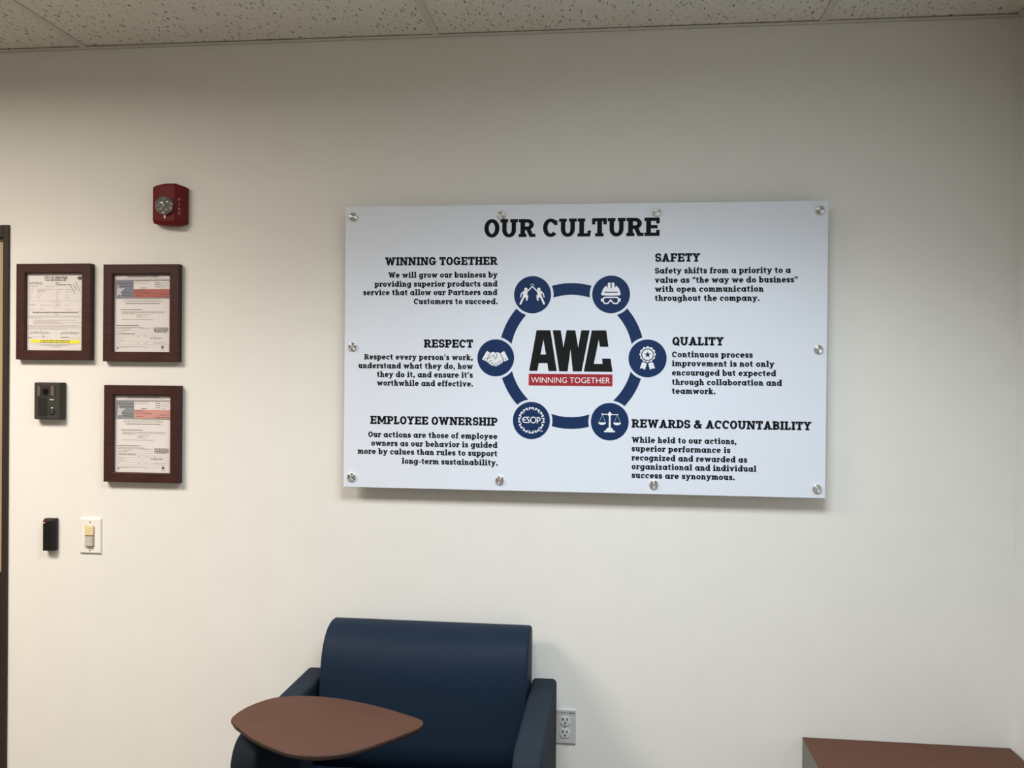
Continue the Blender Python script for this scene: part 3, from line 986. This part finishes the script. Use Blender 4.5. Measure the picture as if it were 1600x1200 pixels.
# ================================================================== fire alarm strobe
st = thing('fire_alarm_strobe', 'red fire alarm strobe on the wall above the framed permits', 'fire alarm', (-1.383, 0, 2.199))
b = MB()
stn = [(-.0525, .018, .062, -.064), (-.0485, .036, .065, -.066), (-.026, .043, .070, -.0705), (0.002, .046, .0735, -.0735), (.0335, .047, .0725, -.0735), (.0575, .026, .065, -.068), (.0610, .014, .061, -.063)]
vs, fs = [], []
for x, d, zt, zb in stn:
    zt, zb = zt * .945, zb * .945
    vs += [(x, 0, zb), (x, -d + .008, zb), (x, -d, zb + .012), (x, -d, zt - .008), (x, -d + .006, zt), (x, 0, zt)]
for i in range(len(stn) - 1):
    for k in range(6):
        k2 = (k + 1) % 6
        fs.append((i * 6 + k, i * 6 + k2, i * 6 + 6 + k2, i * 6 + 6 + k))
fs += [tuple(range(6)), tuple(range((len(stn) - 1) * 6, len(stn) * 6))]
b.add(vs, fs)
b.build('body', STROBE, st, bevel=0.0015)
b = MB()
b.lathe_y([(.0290, -.0440), (.0290, -.0505), (.0268, -.0505), (.0245, -.0485), (.0001, -.0480)], 0.001, -.007, 28)
rf = b.build('reflector', DARKM, st)
b = MB()
for i in range(9):                              # bright facets of the flash reflector
    a = i * 2 * math.pi / 9 + .3
    q = .0125 if i % 2 else .0185
    x, z = .001 + q * math.cos(a), -.007 + q * math.sin(a)
    e = .0042 if i % 3 else .0060
    b.add([(x - e, -.0488, z - e * .5), (x + e * .8, -.0488, z - e * .7), (x + e, -.0490, z + e * .4), (x - e * .7, -.0490, z + e * .7), (x, -.0525, z + .001)],
          [(0, 1, 4), (1, 2, 4), (2, 3, 4), (3, 0, 4)])
b.build('flash_facet', SILVER, rf)
b = MB()
b.lathe_y([(.0032, -.0480), (.0032, -.0560), (.0001, -.0570)], .001, -.007, 12)
b.build('flash_tube', PLASTW, rf)
b = MB()
b.lathe_y([(.0305, -.0455), (.0305, -.0525), (.0285, -.0595), (.0220, -.0655), (.012, -.069), (.0001, -.0705)], 0.001, -.007, 32)
o = b.build('lens', CLEAR, st, smooth=True); o['label'] = 'clear domed strobe lens'
b = MB(); b.box(-.0015, .003, -.049, -.044, -.049, -.038); b.build('lens_clip', PLASTW, st)
b = MB()
for ch, z in (('F', .0105), ('I', -.0055), ('R', -.0205), ('E', -.0345)):
    sans(b, ch, .0435 if ch != 'I' else .0455, .0495 if ch != 'I' else .0473, z - .0005, z + .0085, 0)
b.v = [(x, -.0475 + (x - .0335) * 0.875 - .0012, z) for x, y, z in b.v]
b.build('lettering', STROBEL, st, norm=False)

# ================================================================== door intercom
ic = thing('door_intercom', 'dark grey camera intercom on the wall below the highlighted permit', 'intercom', (-1.812, 0, 1.534))
b = MB()
fr = [(-.048, -.062), (.044, -.062), (.044, .063), (-.048, .063)]
bk = [(-.051, -.064), (.0515, -.064), (.0515, .064), (-.051, .064)]
vs = [(x, 0, z) for x, z in bk] + [(x, -.014, z) for x, z in bk] + [(x, -.028, z) for x, z in fr]
fs = [(0, 1, 2, 3), (8, 9, 10, 11)] + [(k * 4 + i, k * 4 + (i + 1) % 4, k * 4 + 4 + (i + 1) % 4, k * 4 + 4 + i) for k in (0, 1) for i in range(4)]
b.add(vs, fs)
b.build('housing', ICOM, ic, bevel=0.003, seg=3)
b = MB(); b.box(-.036, .029, -.0295, -.026, .017, .052); cw = b.build('camera_window', ICOMW, ic, bevel=0.0008)
b = MB(); b.lathe_y([(.0105, -.029), (.0105, -.031), (.0075, -.0315), (.0001, -.0325)], -.005, .032, 24); b.build('camera_lens', BLACKG, cw, smooth=False)
for x0, x1 in ((-.036, -.0245), (.0125, .0275)):
    b = MB(); b.box(x0 + .001, x1 - .001, -.0302, -.029, .018, .051); b.build('infrared_panel', ICOML, cw)
b = MB(); b.box(-.0335, .0005, -.0284, -.027, -.050, .012); gr = b.build('speaker_grille', BLACK, ic)
b = MB()
for i in range(6):
    x = -.033 + i * .0062
    b.box(x, x + .0026, -.0298, -.027, -.050, .012)
b.build('grille_rib', ICOM, gr)
b = MB(); b.box(.0095, .0245, -.0284, -.0275, .0035, .0062); o = b.build('name_strip', PLASTW, ic)
b = MB(); b.box(.016, .0205, -.0286, -.0275, -.0245, -.0215); b.build('indicator', WLED, ic)
b = MB(); b.lathe_y([(.0112, -.027), (.0112, -.0284), (.0085, -.0284), (.0085, -.027)], .0175, -.038, 28); b.build('button_ring', BLACK, ic)
b = MB(); b.lathe_y([(.0082, -.027), (.0082, -.0292), (.0072, -.0298), (.0001, -.0298)], .0175, -.038, 28); b.build('call_button', ICOM, ic)
b = MB(); b.box(-.009, -.004, -.0285, -.025, -.060, -.055); b.build('screw_recess', BLACK, ic)

# ================================================================== card reader
cr = thing('card_reader', 'slim black card reader with a red light, left of the light switch', 'card reader', (-1.808, 0, 1.0745))
b = MB()
prof = [(-.020, 0), (.0215, 0), (.0215, -.012), (.012, -.024), (-.020, -.024)]
vs = [(x, y, -.0545) for x, y in prof] + [(x, y * (1 if i in (0, 1) else 1), .0485) for i, (x, y) in enumerate(prof)] + [(x, y * .62, .0555) for x, y in prof]
n = 5
fs = [tuple(range(n)), tuple(range(2 * n, 3 * n))] + [(k * n + i, k * n + (i + 1) % n, (k + 1) * n + (i + 1) % n, (k + 1) * n + i) for k in (0, 1) for i in range(n)]
b.add(vs, fs)
b.build('body', BLACK, cr, bevel=0.0012)
b = MB(); b.box(-.0180, -.0120, -.0250, -.0235, .0405, .0435); b.build('status_light', RLED, cr)

# ================================================================== light switch with sensor
sw = thing('light_switch', 'white wall plate with a cream button and grey sensor lens, right of the card reader', 'light switch', (-1.6655, 0, 1.0725))
b = MB()
ho = [(-.0388, -.0605), (.0388, -.0605), (.0388, .0605), (-.0388, .0605)]
hi = [(-.0355, -.0572), (.0355, -.0572), (.0355, .0572), (-.0355, .0572)]
vs = [(x, 0, z) for x, z in ho] + [(x, -.003, z) for x, z in ho] + [(x, -.0065, z) for x, z in hi]
b.add(vs, [(0, 1, 2, 3), (8, 9, 10, 11)] + [(k * 4 + i, k * 4 + (i + 1) % 4, k * 4 + 4 + (i + 1) % 4, k * 4 + 4 + i) for k in (0, 1) for i in range(4)])
b.build('wall_plate', PLASTW, sw, bevel=0.0008)
b = MB(); b.box(-.0185, .0150, -.0072, -.006, -.0365, .0345); b.build('surround', SCREW, sw)
b = MB(); b.box(-.0165, .0140, -.0115, -.006, .0025, .0335); b.build('button', CREAM, sw, bevel=0.002)
b = MB()
vs, fs = [], []
nn = 12
for i in range(nn + 1):
    a = math.pi * i / nn
    x = -.0013 - .0150 * math.cos(a)
    d = .0072 + .0105 * math.sin(a) ** 0.7
    vs += [(x, -.006, -.033), (x, -d, -.033), (x, -d, -.0015), (x, -.006, -.0015)]
for i in range(nn):
    fs += [(i * 4 + k, i * 4 + (k + 1) % 4, i * 4 + 4 + (k + 1) % 4, i * 4 + 4 + k) for k in range(4)]
fs += [(0, 1, 2, 3), (nn * 4, nn * 4 + 1, nn * 4 + 2, nn * 4 + 3)]
b.add(vs, fs)
b.build('sensor_lens', LENSG, sw)
for z in (.0475, -.0500):
    b = MB(); b.lathe_y([(.0028, -.006), (.0028, -.0072), (.0018, -.0078), (.0001, -.0078)], -.001, z, 16); b.build('screw', SCREW, sw)

# ================================================================== outlet
ou = thing('power_outlet', 'double power outlet with a typed label, behind the right arm of the chair', 'outlet', (-.032, 0, .505))
b = MB()
ho = [(-.035, -.0565), (.035, -.0565), (.035, .0565), (-.035, .0565)]
hi = [(-.0335, -.0535), (.0325, -.0535), (.0325, .0535), (-.0335, .0535)]
vs = [(x, 0, z) for x, z in ho] + [(x, -.002, z) for x, z in ho] + [(x, -.006, z) for x, z in hi]
b.add(vs, [(0, 1, 2, 3), (8, 9, 10, 11)] + [(k * 4 + i, k * 4 + (i + 1) % 4, k * 4 + 4 + (i + 1) % 4, k * 4 + 4 + i) for k in (0, 1) for i in range(4)])
b.build('wall_plate', OUTW, ou, bevel=0.0006)
b = MB(); sans(b, 'A1-CKT#40', -.033, .0315, .0405, .0475, -.0064); b.build('label_lettering', INK, ou, norm=False)
for z in (.0185, -.0215):
    b = MB()
    circ = [(.0172 * math.cos(a), max(-.0142, min(.0142, .0172 * math.sin(a)))) for a in [2 * math.pi * i / 40 for i in range(40)]]
    vs = [(x, -.005, z + q) for x, q in circ] + [(x * .97, -.0085, z + q * .97) for x, q in circ]
    b.add(vs, [tuple(range(40)), tuple(range(40, 80))] + [(i, (i + 1) % 40, 40 + (i + 1) % 40, 40 + i) for i in range(40)])
    rc = b.build('receptacle', OUTF, ou, bevel=0.0006)
    b = MB()
    b.box(-.0078, -.0050, -.0088, -.0080, z + .0005, z + .0100)
    b.box(-.0115, -.0050, -.0088, -.0080, z + .0040, z + .0062)
    b.box(.0052, .0080, -.0088, -.0080, z + .0010, z + .0098)
    b.lathe_y([(.0030, -.0080), (.0030, -.0088)], 0, z - .0068, 14)
    b.build('slot', BLACK, rc)
b = MB(); b.lathe_y([(.0026, -.0055), (.0026, -.0068), (.0001, -.0074)], 0, -.0015, 16); b.build('screw', SCREW, ou)

# ================================================================== lounge chair with swivel tablet
CX, CYY = -0.464, -0.35
ch = thing('lounge_chair', 'navy vinyl lounge chair with a brown swivel tablet, under the sign', 'chair', (CX, CYY, 0))


def off(mb, dx=-CX, dy=-CYY):
    mb.v = [(x + dx, y + dy, z) for x, y, z in mb.v]
    return mb


def loft_x(prof, xs_, inset, crown):
    b = MB()
    n = len(prof)
    cy = sum(p[0] for p in prof) / n
    cz = sum(p[1] for p in prof) / n
    vs, fs = [], []
    for i, x in enumerate(xs_):
        d = inset(x)
        for (y, z) in prof:
            l = math.hypot(y - cy, z - cz)
            k = (l - d) / l
            yy, zz = cy + (y - cy) * k, cz + (z - cz) * k
            dy, dz = crown(x, y, z)
            vs.append((x, yy + dy, zz + dz))
    for i in range(len(xs_) - 1):
        for k in range(n):
            fs.append((i * n + k, i * n + (k + 1) % n, (i + 1) * n + (k + 1) % n, (i + 1) * n + k))
    fs += [tuple(range(n)), tuple(range((len(xs_) - 1) * n, len(xs_) * n))]
    b.add(vs, fs)
    return b


def stations(x0, x1, r):
    e = [0, r * .15, r * .45, r]
    return [x0 + q for q in e] + [x0 + r + (x1 - x0 - 2 * r) * i / 14 for i in range(1, 14)] + [x1 - q for q in e[::-1]]


def inset_fn(x0, x1, r):
    def fn(x):
        q = min(x - x0, x1 - x)
        return 0 if q >= r else r - math.sqrt(max(0, r * r - (r - q) ** 2))
    return fn


X0, X1 = -0.784, -0.138
back = [(-.238, .40), (-.228, .52), (-.216, .633), (-.210, .68), (-.203, .725), (-.192, .762), (-.178, .790), (-.160, .812), (-.138, .829), (-.112, .8395), (-.085, .844), (-.060, .843),
        (-.046, .838), (-.037, .826), (-.034, .80), (-.038, .70), (-.046, .55), (-.050, .40)]
b = loft_x(back, stations(X0, X1, .008), inset_fn(X0, X1, .008),
           lambda x, y, z: (-.012 * max(0, math.sin(math.pi * (x - X0) / (X1 - X0))) ** .6 * (1 if y < -.15 else 0) * min(1, (0.84 - z) / .12), 0))
off(b).build('backrest', VINYL, ch, smooth=True)


def arm(x0, x1, flip):
    r = .075
    prof = [(-.052, .10), (-.052, .677)]
    prof += [(-.585 - r * math.sin(R(a)), .677 - r * 1.05 + r * 1.05 * math.cos(R(a))) for a in range(0, 91, 9)]
    prof += [(-.668, .45), (-.672, .10)]
    b = MB()
    b.prism_x(prof, x0, x1)
    off(b).build('arm', VINYLA, ch, bevel=0.014, seg=4, ang=35)


arm(-.872, -.797, False)
arm(-.135, -.057, True)
sx0, sx1 = -.795, -.137
seat = [(-.24, .31), (-.24, .435), (-.26, .446), (-.40, .452), (-.55, .450), (-.62, .443), (-.655, .425), (-.665, .39), (-.66, .33), (-.645, .31)]
off(loft_x(seat, stations(sx0, sx1, .02), inset_fn(sx0, sx1, .02), lambda x, y, z: (0, .010 * max(0, math.sin(math.pi * (x - sx0) / (sx1 - sx0))) if z > .43 and y < -.3 else 0))).build('seat', VINYL, ch, smooth=True)
b = MB(); b.box(sx0, sx1, -.64, -.055, .13, .305); off(b).build('seat_frame', VINYLA, ch, bevel=0.006)
for x in (-.835, -.096):
    for y in (-.62, -.10):
        b = MB(); b.lathe_z([(.014, 0), (.016, .004), (.022, .10)], x, y); off(b).build('leg', LEGM, ch, smooth=False)

# teardrop tablet
ctrl = [(-.884, -.610), (-.872, -.530), (-.826, -.460), (-.752, -.436), (-.666, -.438), (-.580, -.462), (-.504, -.493), (-.440, -.528), (-.402, -.550), (-.381, -.568), (-.374, -.590), (-.380, -.618),
        (-.397, -.646), (-.440, -.705), (-.495, -.768), (-.540, -.798), (-.591, -.815), (-.655, -.808), (-.717, -.777), (-.775, -.738), (-.827, -.690), (-.866, -.650)]


def spline(c, n=6):
    out = []
    m = len(c)
    for i in range(m):
        p0, p1, p2, p3 = c[i - 1], c[i], c[(i + 1) % m], c[(i + 2) % m]
        for k in range(n):
            t = k / n
            out.append(tuple(0.5 * (2 * p1[a] + (-p0[a] + p2[a]) * t + (2 * p0[a] - 5 * p1[a] + 4 * p2[a] - p3[a]) * t * t + (-p0[a] + 3 * p1[a] - 3 * p2[a] + p3[a]) * t ** 3) for a in (0, 1)))
    return out


ring_ = spline(ctrl)
mx_, my_ = sum(p[0] for p in ring_) / len(ring_), sum(p[1] for p in ring_) / len(ring_)


def inner(d):
    return [(p[0] + (mx_ - p[0]) / math.hypot(mx_ - p[0], my_ - p[1]) * d, p[1] + (my_ - p[1]) / math.hypot(mx_ - p[0], my_ - p[1]) * d) for p in ring_]


def stack(b, levels):
    n = len(ring_)
    vs, fs = [], []
    for d, z in levels:
        vs += [(p[0], p[1], z) for p in inner(d)]
    for k in range(len(levels) - 1):
        fs += [(k * n + i, k * n + (i + 1) % n, (k + 1) * n + (i + 1) % n, (k + 1) * n + i) for i in range(n)]
    fs += [tuple(range(n)), tuple(range((len(levels) - 1) * n, len(levels) * n))]
    b.add(vs, fs)


b = MB(); stack(b, [(.0012, .7209), (.0006, .7215), (.0015, .722)])
tab = off(b).build('tablet', WALNUT, ch)
tab['label'] = 'brown teardrop swivel tablet'
b = MB(); stack(b, [(.018, .702), (.004, .709), (0, .7150), (0, .7198), (.0012, .7208)])
off(b).build('edge_band', EDGE, tab)
b = MB(); b.lathe_z([(.032, .6775), (.032, .6825), (.016, .685), (.016, .7045)], -.834, -.545); off(b).build('pivot_post', LEGM, tab)

# ================================================================== end table in the corner
et = thing('end_table', 'low brown topped square end table with grey sides in the right corner', 'table', (1.018, -.315, 0))
tx, ty, th_ = 0.3075, 0.307, 0.5125
b = MB(); b.box(-tx, tx, -ty, ty, th_ - .002, th_); b.build('tabletop', WALNUT2, et)
b = MB(); b.box(-tx, -tx + .02, -ty, ty, .05, th_ - .0022); b.build('side_panel', GREYL, et, bevel=0.001)
b = MB(); b.box(tx - .02, tx, -ty, ty, .05, th_ - .0022); b.build('side_panel', GREYL, et, bevel=0.001)
b = MB(); b.box(-tx + .02, tx - .02, ty - .02, ty, .05, th_ - .0022); b.build('back_panel', GREYL, et)
b = MB(); b.box(-tx + .02, tx - .02, -ty, -ty + .02, .05, th_ - .0022); b.build('front_panel', GREYL, et)
b = MB(); b.box(-tx + .03, tx - .03, -ty + .03, ty - .03, 0, .05); b.build('plinth', BASE, et)
